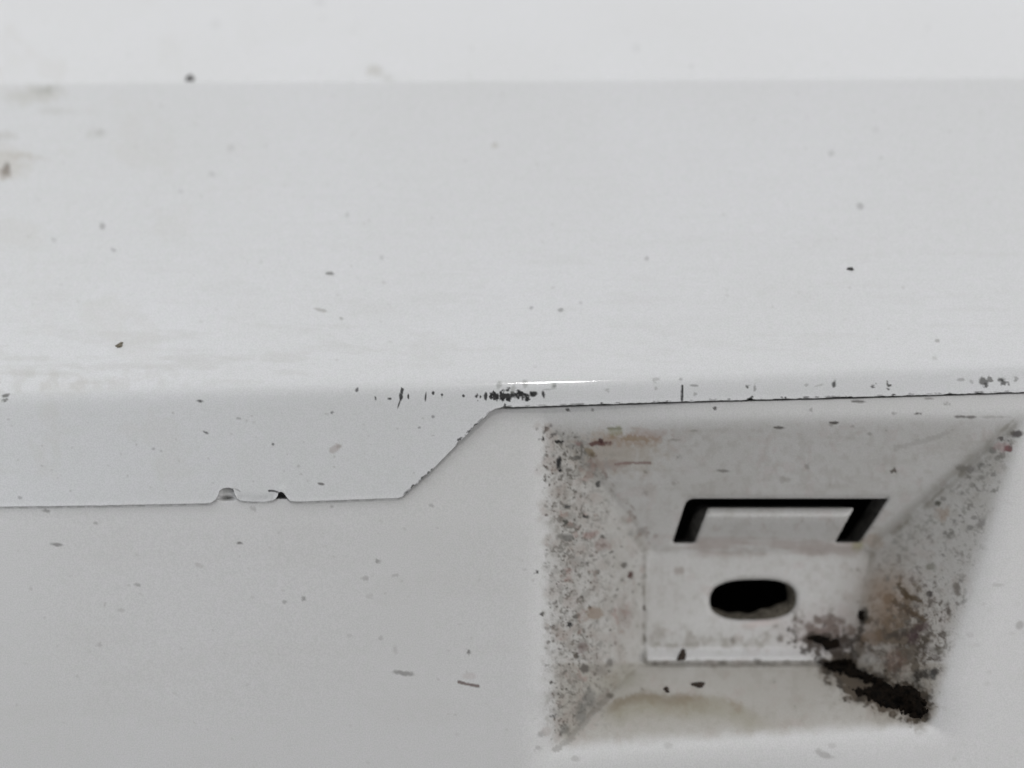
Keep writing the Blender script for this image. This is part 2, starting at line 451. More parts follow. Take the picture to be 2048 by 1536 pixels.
for (x, y, rx, ry, c, al) in ((1362, 760, 3, 3, .25, .6), (1312, 760, 5, 4, .35, .6), (1312, 776, 3, 3, .3, .6), (1388, 771, 8, 2, .12, .7), (1390, 788, 3, 3, .2, .6), (1215, 780, 4, 3, .25, .5),
                             (1495, 774, 3, 4, .06, .85), (1510, 775, 2.5, 6, .12, .7), (1669, 767, 4, 7, .05, .9), (1747, 772, 3.5, 4, .08, .85), (1777, 772, 4, 6, .05, .9), (1612, 769, 4, 3, .25, .6),
                             (1640, 770, 10, 2, .3, .4), (1966, 762, 8, 8, .10, .85), (1972, 771, 4, 5, .06, .85), (1980, 759, 6, 5, .14, .8), (2003, 759, 7, 5, .05, .9), (2010, 766, 6, 6, .06, .85),
                             (2033, 760, 5, 5, .16, .7), (1922, 760, 8, 3, .2, .6), (1943, 764, 4, 3, .22, .5), (1108, 772, 3, 3, .1, .7)):
    U.spot(x, y, rx, ry, rng.uniform(-20, 20), (c, c, c * .95), al, .9, .35)
U.line([(538, 981.5), (549, 982), (557, 985)], 1.8, (.02, .02, .02), .95, .4)
U.line([(466, 977), (474, 979), (480, 983)], 1.4, (.2, .2, .2), .6, .4)
# dirty chipped places along the lip's edge
for i in range(60):
    x = rng.uniform(800, 1000) if i % 4 == 0 else rng.uniform(1000, 2100)
    y = float(np.interp(x, EDGE[:, 0], EDGE[:, 1]))
    U.spot(x, y - 1, rng.uniform(2, 7), rng.uniform(1.0, 2.2), -45 if x < 985 else -2, (.05, .05, .05), rng.uniform(.4, .9), .9)
for (x, y) in ((826, 973), (848, 954), (918, 881), (951, 849), (1008, 813), (1500, 797)):
    U.spot(x, y, 6, 3, -45, (.03, .03, .03), .9, .7)

# lower panel: specks
for (x, y, rx, ry, a, c, al) in ((112, 1089, 12, 3, 5, .2, .75), (93, 1021, 6, 3.6, 0, .18, .7), (190, 1047, 4, 3, 0, .25, .6), (480, 1086, 7, 3, 10, .13, .8), (507, 1018, 5, 5, 0, .3, .5),
                                 (664, 1014, 4, 3, 0, .25, .6), (730, 1156, 6, 4, 0, .3, .6), (755, 1122, 5, 3.4, 0, .18, .7), (790, 1151, 6, 3, 0, .3, .5), (276, 1170, 5, 3.4, 0, .25, .6),
                                 (242, 1220, 7, 4, 0, .4, .5), (198, 1290, 6, 5, 0, .35, .5), (607, 1198, 4, 4, 0, .15, .7), (568, 1205, 4, 3.5, 0, .2, .6), (398, 1130, 10, 4, 20, .42, .4),
                                 (806, 1346, 19, 4.5, 8, .24, .75), (937, 1304, 5, 4, 0, .13, .8), (790, 1300, 5, 8, 0, .4, .5), (762, 1275, 5, 4, 0, .32, .5), (697, 1271, 5, 4, 0, .35, .4),
                                 (1075, 1145, 4, 4, 0, .04, .9), (1084, 1228, 4, 4, 0, .05, .9), (862, 1012, 5, 3, 0, .25, .5), (740, 1192, 6, 5, 0, .4, .4),
                                 (1083, 1469, 7, 6, 0, .25, .6), (1076, 1496, 6, 6, 0, .3, .5), (1650, 1510, 18, 7, 20, .3, .5), (1663, 1491, 8, 5, 0, .35, .4), (1338, 1490, 8, 6, 0, .35, .4),
                                 (1150, 1517, 10, 5, 0, .35, .4), (2040, 1250, 7, 8, 0, .3, .6), (1940, 1270, 8, 5, 0, .4, .35), (1995, 1170, 14, 4, 0, .4, .35)):
    W.spot(x, y, rx, ry, a, (c, c * .97, c * .94), al, .7, .4)
W.line([(918, 1364), (932, 1368), (957, 1372)], 3.0, (.14, .10, .09), .85); W.spot(938, 1352, 14, 6, 0, (.42, .34, .32), .25)
for i in range(100):
    x = rng.uniform(-100, 1080); y = rng.uniform(1025, 1600)
    W.spot(x, y, rng.uniform(1.8, 4.2), rng.uniform(1.5, 3), rng.uniform(-20, 20), (.34, .33, .31), rng.uniform(.12, .45))
for i in range(60):
    x = rng.uniform(1880, 2250); y = rng.uniform(1000, 1600)
    W.spot(x, y, rng.uniform(2.5, 6), rng.uniform(2, 4), rng.uniform(-20, 20), (.40, .39, .37), rng.uniform(.1, .3))
# strip between seam and pocket
for (x, y, rx, ry, a, c, al) in ((1719, 803, 18, 2.4, 1, .14, .8), (1857, 797, 9, 2.4, 0, .25, .6), (1836, 827, 6, 2.6, 0, .10, .8), (1894, 807, 5, 3, 0, .2, .6), (1623, 820, 4, 3, 0, .2, .6),
                                 (1788, 828, 3.5, 3, 0, .2, .6), (1930, 834, 24, 3, 1, .14, .8), (1985, 834, 28, 2, 0, .3, .45), (1430, 816, 3, 3, 0, .06, .85), (1136, 820, 3, 3, 0, .06, .85),
                                 (1184, 820, 2.6, 2.6, 0, .1, .7), (1669, 845, 9, 2.6, 0, .05, .9), (1662, 850, 5, 3, 0, .2, .6), (1558, 855, 9, 2.6, 2, .06, .85), (1703, 852, 5, 2.4, 0, .2, .6),
                                 (1740, 867, 4, 3, 0, .2, .6), (1445, 942, 14, 3, 2, .14, .7), (1356, 914, 5, 4, 0, .12, .6), (1788, 941, 5, 5, 0, .03, .95), (1614, 933, 5, 4, 0, .15, .6),
                                 (1349, 967, 5, 4, 0, .25, .5), (1291, 944, 3, 3, 0, .15, .7), (1570, 960, 10, 6, 0, .3, .4), (1387, 862, 9, 2.6, 0, .25, .5), (1350, 880, 12, 2.2, 0, .2, .5), (1290, 986, 6, 5, 0, .2, .5)):
    W.spot(x, y, rx, ry, a, (c, c * .95, c * .9), al, .8, .4)
_tp = pocket_t(XX, YY)
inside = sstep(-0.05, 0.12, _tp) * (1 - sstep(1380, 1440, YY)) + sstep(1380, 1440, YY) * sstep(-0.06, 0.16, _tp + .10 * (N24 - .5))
t_l = 1 - sstep(0, 215, XX - 1090)                       # 1 at pocket's left rim
# general film of grime in the pocket, floor shade and ledge brightness painted in
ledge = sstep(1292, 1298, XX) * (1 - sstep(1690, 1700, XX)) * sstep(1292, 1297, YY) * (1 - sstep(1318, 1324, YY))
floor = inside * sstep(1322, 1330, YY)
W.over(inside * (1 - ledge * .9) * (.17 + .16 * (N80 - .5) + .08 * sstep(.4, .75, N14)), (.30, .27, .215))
W.over(floor * (.40 + .2 * (N80 - .5)), (.31, .28, .215))  # extra film darkens the floor in place of shade
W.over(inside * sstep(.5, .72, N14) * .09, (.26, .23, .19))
W.over(inside * sstep(.58, .70, N24) * (1 - sstep(.5, .7, N80)) * .12, (.42, .28, .26))
# horizontal wipes on the roof of the pocket
roof = inside * (YY < 1000) * sstep(1120, 1200, XX)
W.over(roof * sstep(.52, .72, NS) * .14, (.34, .32, .28))
# rusty streaks at the upper left of the roof
W.spot(1235, 905, 78, 36, 4, (.34, .26, .17), .38, .9, .7); W.spot(1250, 880, 60, 12, 0, (.36, .25, .18), .5, .9, .6)
W.spot(1200, 887, 26, 4, -3, (.10, .035, .03), .85, 1.0, .5); W.spot(1202, 881, 5, 5, 0, (.07, .03, .03), .9); W.spot(1158, 888, 8, 5, 0, (.2, .07, .07), .75)
W.line([(1230, 928), (1265, 926), (1300, 925)], 2.6, (.16, .07, .06), .6, .8); W.spot(1178, 904, 12, 7, 40, (.22, .16, .07), .7); W.spot(1186, 912, 6, 5, 40, (.10, .07, .04), .7)
W.spot(1230, 857, 17, 3, 0, (.16, .15, .10), .6); W.spot(1232, 862, 14, 9, 0, GRN, .35); W.spot(1265, 877, 38, 6, 0, (.30, .22, .12), .5, .9); W.spot(1300, 868, 40, 10, 0, (.40, .30, .28), .3, .9)
W.spot(1218, 930, 40, 10, 0, (.32, .22, .20), .35, .9)
# line of dirt down the left creases
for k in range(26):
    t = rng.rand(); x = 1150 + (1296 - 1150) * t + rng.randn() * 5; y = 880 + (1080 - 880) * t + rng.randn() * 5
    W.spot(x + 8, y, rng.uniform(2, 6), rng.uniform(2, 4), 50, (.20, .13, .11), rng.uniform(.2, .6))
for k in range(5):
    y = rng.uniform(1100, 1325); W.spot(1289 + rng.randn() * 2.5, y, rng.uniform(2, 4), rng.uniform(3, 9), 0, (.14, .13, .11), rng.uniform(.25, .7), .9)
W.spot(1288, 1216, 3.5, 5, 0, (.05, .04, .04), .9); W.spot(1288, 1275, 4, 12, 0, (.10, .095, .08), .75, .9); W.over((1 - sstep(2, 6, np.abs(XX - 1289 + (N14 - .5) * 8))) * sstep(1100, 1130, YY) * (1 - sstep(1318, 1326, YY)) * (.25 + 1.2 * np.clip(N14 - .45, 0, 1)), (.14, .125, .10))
# black specks (mould) on the left cheek
def on_left(): 
    while True:
        u = rng.beta(1.3, 2.4); v = rng.rand()
        yl = 850 + v * 630; xl = 1086 + 20 * v
        xr = 1296 if 1090 < yl < 1325 else (1100 + (yl - 850) * .82 if yl <= 1090 else 1290 - (yl - 1325) * 1.05)
        x = xl - 16 * rng.rand() ** 2 * (rng.rand() < .5) + u * (xr - xl)
        return x, yl
for i in range(420):
    x, y = on_left(); c = rng.choice([.03, .06, .12, .22], p=[.3, .3, .25, .15])
    r = rng.choice([1.7, 2.5, 3.6, 5.5], p=[.48, .38, .12, .02])
    W.spot(x, y, r * rng.uniform(.8, 1.3), r * rng.uniform(.7, 1.1), rng.uniform(-60, 60), (c, c * .94, c * .88), rng.uniform(.35, .95), .9, .45)
for i in range(90):
    x, y = on_left()
    W.spot(x, y, rng.uniform(6, 13), rng.uniform(5, 14), rng.uniform(-60, 60), (.36, .30, .27), rng.uniform(.15, .4), .9, .6)
def mix2(cell, seed, o=3):
    a = fbm(cell, seed, o); b = fbm(cell * 1.37, seed + 500, o)
    # second field sampled along warped coordinates so the pattern has no grid direction
    yy = (np.arange(RH)[:, None] + (N24 - .5) * 60 + np.arange(RW)[None, :] * .31).astype(int) % RH
    xx = (np.arange(RW)[None, :] + (N80 - .5) * 90 - np.arange(RH)[:, None] * .31).astype(int) % RW
    return (a + b[yy, xx]) * .5
F5 = mix2(6, 71, 2); F9 = mix2(10, 72); F16 = mix2(20, 73); FR = mix2(9, 74, 2)
sl_ = np.clip(1 - (XX - 1086 - (YY - 850) * .03) / 205.0, 0, 1)                 # 1 at the left rim
lw = sstep(1072, 1112, XX + (N8 - .5) * 34) * sstep(838, 875, YY) * (1 - sstep(1440, 1505, YY)) * sstep(-4, 18, (np.interp(YY, [850, 1070, 1330, 1500], [1150, 1298, 1290, 1112]) - XX))
den = lw * (.35 + .65 * np.exp(-((sl_ - .74) / .27) ** 2)) * (.6 + .8 * N80)
W.over(np.clip(sstep(.60, .70, F16 + .05 * (den - .5)) * lw * .12, 0, 1), (.27, .235, .205))
W.over(np.clip(sstep(.615 - .05, .69, F9 * 1.0 + .06 * (den - .75)) * den * .24, 0, 1), (.13, .12, .105))
W.over(np.clip(sstep(.62, .70, F5 + .10 * (den - .55)) * den * .66, 0, 1), (.075, .07, .06))
W.over(np.clip((1 - sstep(.004, .022, np.abs(FR - .5))) * den * .18, 0, 1), (.20, .185, .165))
W.over(lw * (.20 + .2 * (F16 - .5)), (.32, .295, .25))
W.over(np.clip(sstep(.58, .68, F16) * lw * sstep(.5, .62, N24) * .35, 0, 1), (.36, .22, .19))
W.over(sstep(1075, 1120, XX) * (1 - sstep(1180, 1260, XX)) * sstep(850, 880, YY) * (1 - sstep(1420, 1490, YY)) * sstep(.54, .64, N8) * .4, (.22, .21, .19))
for (x, y, rx, ry, c, al) in ((1117, 928, 5, 13, BLK, .97), (1121, 938, 3, 6, BLK, .97), (1113, 883, 5, 3, BLK, .95), (1123, 884, 4, 3.5, BLK, .9), (1107, 868, 6, 5, (.1, .1, .1), .8), (1101, 851, 4, 4, (.15, .15, .15), .7),
                             (1195, 967, 4.5, 6, (.04, .04, .04), .9), (1154, 916, 9, 4, (.10, .10, .09), .8), (1131, 1075, 14, 7, (.15, .15, .14), .75), (1170, 1034, 5, 4, (.03, .03, .03), .95), (1136, 1013, 5, 4, (.05, .05, .05), .9),
                             (1131, 1046, 4, 5, (.06, .06, .05), .9), (1261, 1150, 6, 7, (.07, .025, .02), .95), (1142, 1249, 6, 5, (.02, .02, .02), .95), (1152, 1311, 5, 5, (.07, .06, .05), .9), (1170, 1337, 9, 8, (.10, .09, .08), .85),
                             (1107, 1432, 6, 4, (.10, .10, .1), .85), (1165, 1294, 11, 12, (.14, .09, .08), .6), (1190, 1228, 14, 12, (.22, .14, .08), .6), (1180, 1070, 14, 8, (.28, .15, .13), .5), (1205, 1090, 16, 12, (.28, .2, .18), .5),
                             (1220, 1326, 7, 9, (.12, .11, .10), .7), (1200, 1340, 16, 10, (.22, .2, .18), .5), (1180, 1400, 12, 20, (.18, .18, .17), .6), (1162, 1425, 11, 22, (.16, .16, .15), .65), (1130, 1460, 10, 10, (.15, .15, .14), .65),
                             (1250, 1235, 15, 22, (.30, .24, .22), .45), (1218, 1390, 9, 6, (.06, .055, .045), .8), (1357, 1141, 11, 8, (.25, .19, .16), .5), (1280, 1062, 8, 7, (.2, .18, .17), .5), (1262, 1066, 7, 7, (.2, .19, .18), .5)):
    W.spot(x, y, rx, ry, rng.uniform(-10, 10), c, al, .8, .45)
W.line([(1215, 1398), (1180, 1432), (1138, 1480), (1110, 1500)], 6, (.25, .24, .22), .5, .9)
# grimy floor of the pocket
arc = np.array([(1205, 1412), (1240, 1396), (1290, 1384), (1340, 1392), (1400, 1390), (1440, 1394), (1480, 1408), (1520, 1430), (1560, 1446)], float)
ya = np.interp(np.arange(RW) - MX, arc[:, 0], arc[:, 1])[None, :]
dy = YY - ya + (N8 - .5) * 14
fade = sstep(1195, 1240, XX) * (1 - sstep(1470, 1565, XX)) * inside
W.over(fade * sstep(-7, 8, dy) * (1 - sstep(12, 62, dy)) * (.42 + .5 * (N24 - .5)), (.27, .22, .15))
W.over(fade * sstep(-10, 6, dy) * (1 - sstep(6, 28, dy)) * (1 - sstep(1330, 1440, XX)) * .42, (.16, .11, .06))
W.over(fade * (1 - sstep(0, 40, np.abs(dy - 24))) * .16, (.30, .30, .16))
W.spot(1245, 1362, 36, 20, -20, (.30, .29, .22), .32, .9, .6)
for i in range(40):
    x = rng.uniform(1290, 1640); W.spot(x, 1327 + rng.randn() * 3, rng.uniform(3, 10), rng.uniform(2, 4), 0, (.17, .155, .13), rng.uniform(.2, .55), .9)
for (x, y, rx, ry) in ((1513, 1322, 8, 6), (1466, 1281, 5, 8), (1560, 1278, 6, 8)):
    W.spot(x, y, rx, ry, 0, (.09, .07, .055), .7, .9, .6)
W.over(inside * sstep(1240, 1290, YY) * (1 - sstep(1290, 1298, YY)) * sstep(1292, 1300, XX) * (1 - sstep(1480, 1600, XX)) * (.22 + .6 * (N14 - .5)), (.22, .20, .16))
W.over(inside * (1 - sstep(10, 34, np.abs(YY - 1277))) * sstep(1290, 1320, XX) * (1 - sstep(1680, 1710, XX)) * sstep(.45, .7, N14) * .22, (.27, .24, .20))
# dirt on the back face at its lower right, and on the right cheek
fbr = np.exp(-(((XX - 1655) / 85.0) ** 2 + ((YY - 1262) / 42.0) ** 2))
W.over(np.clip(sstep(.60, .85, N14 * .75 + fbr * .48) * inside * .85, 0, 1), (.07, .058, .045))
W.over(np.clip(fbr * inside * .45, 0, 1), (.30, .22, .20))
fch = np.exp(-(((XX - 1800) / 85.0) ** 2 + ((YY - 1270) / 120.0) ** 2))
W.over(np.clip(fch * inside * .50, 0, 1), (.24, .18, .13))
W.over(np.clip(sstep(.66, .84, N14 * .8 + fch * .42) * inside * .8, 0, 1), (.075, .055, .035))
W.over(np.clip(sstep(.62, .80, N8 * .7 + fch * .42) * inside * .35, 0, 1), (.10, .085, .07))
W.over(np.clip(sstep(.55, .70, vnoise(60, 91, 9)) * lw * sstep(.45, .6, N24) * .22, 0, 1), (.27, .245, .21))
W.over(sstep(.56, .72, fbm(60, 93, 4, 3.0)) * (1 - inside) * .05, (.46, .44, .40))
W.over(np.clip(sstep(.35, .75, F16 + .25 * np.exp(-(((XX - 1770) / 60.0) ** 2 + ((YY - 1215) / 75.0) ** 2))) * inside * np.exp(-(((XX - 1780) / 62.0) ** 2 + ((YY - 1230) / 90.0) ** 2)) * .5, 0, 1), (.23, .15, .09))

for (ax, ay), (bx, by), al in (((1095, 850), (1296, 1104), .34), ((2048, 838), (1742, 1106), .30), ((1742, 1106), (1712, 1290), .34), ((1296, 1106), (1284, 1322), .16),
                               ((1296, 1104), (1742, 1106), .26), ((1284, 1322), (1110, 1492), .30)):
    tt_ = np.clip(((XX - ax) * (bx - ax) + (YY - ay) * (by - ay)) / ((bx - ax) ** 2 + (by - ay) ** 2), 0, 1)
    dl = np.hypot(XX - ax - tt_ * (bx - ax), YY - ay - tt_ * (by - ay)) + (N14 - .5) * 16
    W.over(np.clip((1 - sstep(0, 15, np.abs(dl))) * al * inside * sstep(.40, .66, N24) * 1.1, 0, 1), (.20, .175, .14))  # broken darker lines along the recess creases
rw = inside * sstep(-6, 20, XX - np.interp(YY, [835, 1106, 1200, 1320, 1450], [2050, 1744, 1724, 1704, 1860]))
W.over(np.clip(rw * (.16 + .25 * (F16 - .5)), 0, 1), (.25, .225, .18))
fl = np.exp(-(((XX - 1835) / 95.0) ** 2 + ((YY - 1265) / 120.0) ** 2))
W.over(np.clip(sstep(.56, .70, F9 + .10 * (fl - .35)) * rw * (.25 + .75 * fl), 0, 1), (.085, .07, .055))
W.over(np.clip((1 - sstep(.004, .026, np.abs(FR - .5))) * rw * fl * .6, 0, 1), (.09, .07, .055))
W.over(np.clip(sstep(.60, .70, F5) * rw * .28, 0, 1), (.11, .10, .085))
W.over(np.clip(np.exp(-(((XX - 1765) / 40.0) ** 2 + ((YY - 1185) / 55.0) ** 2)) * inside * .45, 0, 1), (.33, .22, .14))
W.line([(1796, 1170), (1812, 1190), (1840, 1202)], 5, (.07, .045, .02), .85, .9); W.line([(1790, 1205), (1815, 1220), (1848, 1240)], 6, (.09, .06, .035), .8, 1.0)
for (x, y, rx, ry, c, al) in ((1727, 1232, 9, 18, (.03, .025, .018), .92), (1857, 1188, 8, 5, (.03, .02, .02), .9), (1828, 1272, 12, 14, (.06, .03, .035), .85), (1845, 1255, 14, 10, (.07, .04, .04), .75), (1915, 1178, 6, 12, (.10, .08, .06), .7),
                             (1898, 1222, 6, 14, (.07, .055, .04), .8), (1875, 1300, 14, 9, (.13, .12, .10), .65), (1868, 1345, 12, 10, (.03, .03, .03), .9), (1836, 1352, 18, 10, (.03, .025, .02), .9), (1800, 1300, 10, 10, (.11, .09, .07), .7),
                             (1790, 1322, 22, 18, (.22, .14, .11), .5), (1720, 1290, 10, 22, (.10, .08, .06), .7), (1745, 1275, 22, 16, (.22, .15, .10), .6), (2034, 868, 10, 6, (.05, .04, .04), .85), (2016, 898, 7, 5, (.10, .02, .025), .9), (2002, 878, 6, 4, (.06, .05, .05), .8),
                             (1985, 902, 8, 6, (.10, .10, .09), .7), (1935, 938, 22, 7, (.13, .12, .11), .6), (1962, 930, 7, 5, (.10, .10, .09), .7), (1876, 1006, 7, 6, (.06, .06, .04), .85), (1885, 1028, 12, 14, (.33, .23, .16), .5),
                             (1988, 982, 7, 4, (.12, .12, .10), .7), (1940, 1056, 8, 6, (.12, .12, .11), .65), (1962, 1048, 8, 9, (.16, .15, .14), .6), (1900, 1073, 10, 6, (.2, .19, .17), .5), (1808, 1098, 6, 4, (.2, .2, .17), .5),
                             (1863, 1132, 10, 8, (.16, .16, .12), .6), (2005, 893, 14, 10, (.45, .25, .25), .4), (1715, 1092, 12, 10, (.32, .32, .12), .55), (1748, 1082, 20, 14, (.34, .25, .18), .5)):
    W.spot(x, y, rx, ry, rng.uniform(-15, 15), c, al, .85, .5)
for i in range(110):
    y = rng.uniform(880, 1400); xr = 2040 - (y - 835) * .30; x = rng.uniform(1760 if y > 1050 else 2020 - (y - 850) * 1.0, xr)
    c = rng.uniform(.08, .28)
    W.spot(x, y, rng.uniform(2.5, 7), rng.uniform(2, 5.5), rng.uniform(-60, 60), (c, c * .95, c * .85), rng.uniform(.25, .7), .9, .5)
for k in range(36):
    t = rng.rand(); x = 1742 + (2030 - 1742) * t; y = 1106 - (1106 - 850) * t
    W.spot(x + rng.randn() * 5, y + rng.randn() * 5, rng.uniform(5, 16), rng.uniform(3, 6), -42, (.26, .245, .21), rng.uniform(.15, .4), .9, .6)
W.over(inside * np.clip(1 - np.abs((YY - 1098) + (XX - 1742) * .87 + 9) / 20.0, 0, 1) * (XX > 1745) * .35, (.25, .235, .20))
W.line([(1790, 895), (1850, 882), (1895, 866)], 5, (.33, .32, .30), .35, .9)
W.over(inside * (1 - sstep(8, 30, np.abs(YY - 1093))) * sstep(1300, 1330, XX) * (1 - sstep(1700, 1740, XX)) * sstep(.38, .6, NS) * .35, (.30, .20, .17))
W.spot(1520, 1246, 34, 8, -8, (.62, .52, .50), .5, .5, .6)
HP = np.array([(1640, 1322), (1705, 1300), (1722, 1338), (1790, 1372), (1858, 1384), (1856, 1434), (1834, 1442), (1760, 1420), (1690, 1384), (1650, 1346)], float)
m_ = (XX > 1560) & (XX < 1930) & (YY > 1230) & (YY < 1510)
sd = np.full(XX.shape, 99.0); 
hs = []
q_ = (slice(1230 + MY, 1510 + MY), slice(1540 + MX, 1930 + MX))
sd, _n = poly_sdf(XX[q_].astype(float), YY[q_].astype(float), HP)
W.over(np.clip(sstep(-.2, .55, (F9[q_] - .5) * 3.2 + .30 - sd / 22.0) * .93, 0, 1), (.022, .017, .012), q_)
W.over(np.clip(sstep(-.3, .8, (F16[q_] - .5) * 2.5 + .5 - sd / 34.0) * .45, 0, 1), (.15, .115, .08), q_)
UP = np.array([(1590, 1272), (1660, 1258), (1725, 1272), (1722, 1318), (1650, 1312), (1600, 1296)], float)
sd, _n = poly_sdf(XX[q_].astype(float), YY[q_].astype(float), UP)
W.over(np.clip(sstep(-.1, .6, (F9[q_] - .5) * 5.0 + .08 - sd / 26.0) * .85, 0, 1), (.05, .038, .03), q_)
for i in range(18):
    k = rng.randint(len(HP)); q = rng.rand(); p = HP[k] * (1 - q) + HP[(k + 1) % len(HP)] * q + rng.randn(2) * 6
    W.spot(p[0], p[1], rng.uniform(4, 13), rng.uniform(4, 9), rng.uniform(0, 60), (.035, .028, .02), rng.uniform(.4, .85), .9, .6)
for i in range(22):
    p = np.array([1600, 1272]) + (np.array([1720, 1300]) - np.array([1600, 1272])) * rng.rand() + rng.randn(2) * np.array([26, 13])
    W.spot(p[0], p[1], rng.uniform(3, 9), rng.uniform(3, 7), rng.uniform(0, 90), (.06, .045, .035), rng.uniform(.35, .85), .9, .6)
for i in range(45):
    p = np.array([1815, 1285]) + rng.randn(2) * np.array([38, 55])
    if p[0] < 2030 - (p[1] - 835) * .31 and p[0] > 1720:
        W.spot(p[0], p[1], rng.uniform(3, 9), rng.uniform(3, 8), rng.uniform(0, 90), (.07, .055, .045), rng.uniform(.3, .75), .9, .6)
# shade of the seam gap painted on at the right, thin dark line at left
ye = np.interp(np.arange(RW) - MX, EDGE[:, 0], EDGE[:, 1])[None, :]
W.over(sstep(990, 1080, XX) * (1 - sstep(1.5, 4.5, YY - ye)) * .85, (.035, .035, .035))
W.over((1 - sstep(990, 1060, XX)) * (1 - sstep(1, 5, np.abs(YY - ye - 1))) * .35 * sstep(.35, .6, N8), (.12, .12, .11))

# ------------------------------------------------------------------ upper panel
def axis(a, b, step): return np.arange(a, b, step)
def frame_axis(lo, hi, a, b, step, coarse=14.0):
    return np.concatenate([np.arange(lo, a, coarse), np.arange(a, b, step), np.arange(b, hi + coarse, coarse)])

upper = empty('upper_panel')
tag(upper, 'large smooth white panel above the seam, with a chipped fold and a stepped lip', 'panel')
cols = frame_axis(-1500, 3500, -12, 2062, 2.0)
cols = np.unique(np.concatenate([cols, np.arange(425, 600, 1.0), np.arange(790, 1015, 1.0)]))
rows_a = np.concatenate([np.arange(-400, -12, 14.0), np.arange(-12, 730, 2.4)])     # given at x=0 relative positions
nA = len(rows_a)
# rows as fractions: from y=-240 down to fold-30
frac = (rows_a - rows_a[0]) / (rows_a[-1] - rows_a[0])
YA = -400 + frac[:, None] * ((y_fold(cols) - 34)[None, :] + 400)
PX = np.broadcast_to(cols, YA.shape)
dA = depth_upper(PX, YA)
VA = world_pts(PX, YA, dA)
ca = U.sample(PX, YA)
# wrap the far top and side rims back so the panel is a shell
def shell(V, C, top=False, sides=True, back=0.012):
    if top:
        r = V[:1].copy(); r[..., 1] += back
        V = np.concatenate([r, V], 0); C = np.concatenate([C[:1] * 0, C], 0)
    if sides:
        l = V[:, :1].copy(); l[..., 1] += back; r = V[:, -1:].copy(); r[..., 1] += back
        V = np.concatenate([l, V, r], 1); C = np.concatenate([C[:, :1] * 0, C, C[:, -1:] * 0], 1)
    return V, C
V_, C_ = shell(VA, ca, top=True)
mesh_obj('panel_face', V_.reshape(-1, 3), grid_faces(*V_.shape[:2]), M_up, upper, C_.reshape(-1, 4))
# fold and lip
s1 = np.arange(-34, 18.1, 1.3)
YB1 = y_fold(cols)[None, :] + s1[:, None]
YE = y_edge(cols)
u = np.linspace(0, 1, 110)[1:]
u = 1 - (1 - u) ** 1.25
YB2 = YB1[-1:] + u[:, None] * (YE[None, :] - YB1[-1:])
YB = np.concatenate([YB1, YB2], 0)
YB[0] = YA[-1]
PXB = np.broadcast_to(cols, YB.shape)
dB = depth_upper(PXB, YB)
near = np.clip(1 - (YE[None, :] - YB) / 7.0, 0, 1)                # burr: the cut edge flares out slightly
tq = sstep(470, 476, PXB) * (1 - sstep(546, 554, PXB)) * sstep(978, 1003, YB)
dB = dB + 0.00022 * tq ** 2 + 0.00003 * tq * np.sin(PXB / 8.0 + YB / 5.0)
dB = dB - 0.00004 * near * sstep(-1, 10, YB - y_fold(cols)[None, :])
VB = world_pts(PXB, YB, dB); cb = U.sample(PXB, YB)
ext = []
for dy, dd in ((0.8, 0.00006), (1.2, 0.00020), (1.2, 0.00055)):
    ext.append(world_pts(cols, YE + dy, dB[-1] + dd)[None])
VB = np.concatenate([VB] + ext, 0)
cb = np.concatenate([cb, cb[-1:], cb[-1:], cb[-1:]], 0)
V_, C_ = shell(VB, cb)
Fl = grid_faces(*V_.shape[:2])
cx_ = np.concatenate([[cols[0]], cols, [cols[-1]]]); yy_ = np.concatenate([YB, YE[None] + 1, YE[None] + 2, YE[None] + 3], 0)
yy_ = np.concatenate([yy_[:, :1], yy_, yy_[:, -1:]], 1)
fxl = np.broadcast_to(cx_, yy_.shape).ravel()[Fl].mean(1); fyl = yy_.ravel()[Fl].mean(1)
tabl = (fxl > 468.6) & (fxl < 556.4) & (fyl > 978 + .02 * (fxl - 470))
mesh_obj('lip', V_.reshape(-1, 3), Fl[~tabl], M_up, upper, C_.reshape(-1, 4))
o = mesh_obj('clip_tab', V_.reshape(-1, 3), Fl[tabl], M_up, upper, C_.reshape(-1, 4))
o['label'] = 'torn white tab squeezed into the notch of the lip'
# ------------------------------------------------------------------ lower panel with its pocket
lower = empty('lower_panel')
tag(lower, 'white panel below the seam, with a dirty slotted recess at its right', 'panel')
cols = frame_axis(-1500, 3500, -12, 2062, 2.0)
rows = np.concatenate([np.arange(742, 1552, 2.0), np.arange(1552, 2800, 14.0)])
PX, PY = np.meshgrid(cols, rows); PX = PX.copy(); PY = PY.copy()
hole = np.full(PX.shape, 99.0)
for P in (SLOT, OVAL):
    m = (PX > P[:, 0].min() - 24) & (PX < P[:, 0].max() + 24) & (PY > P[:, 1].min() - 24) & (PY < P[:, 1].max() + 24)
    s_, nr = poly_sdf(PX[m], PY[m], P)
    sn = np.abs(s_) < 1.15
    xs = PX[m]; ys = PY[m]; xs[sn] = nr[sn, 0]; ys[sn] = nr[sn, 1]; s_[sn] = 0
    PX[m] = xs; PY[m] = ys; hole[m] = np.minimum(hole[m], s_)
def edge_round(s): return 0.0007 * np.exp(-np.clip(s, 0, 50) / 3.6)
d = depth_lower(PX, PY) + np.where(hole < 25, edge_round(hole), 0)
V = world_pts(PX, PY, d).reshape(-1, 3)
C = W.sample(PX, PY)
ring = np.clip(1 - hole / 4.0, 0, 1) * .5
C[..., :3] = C[..., :3] * (1 - ring[..., None]) + np.array([.15, .13, .11]) * ring[..., None]
C[..., 3] = np.maximum(C[..., 3], ring * .7)
C = C.reshape(-1, 4)
F = grid_faces(*PX.shape)
fx = PX.ravel()[F].mean(1); fy_ = PY.ravel()[F].mean(1)
keep = np.ones(len(F), bool)
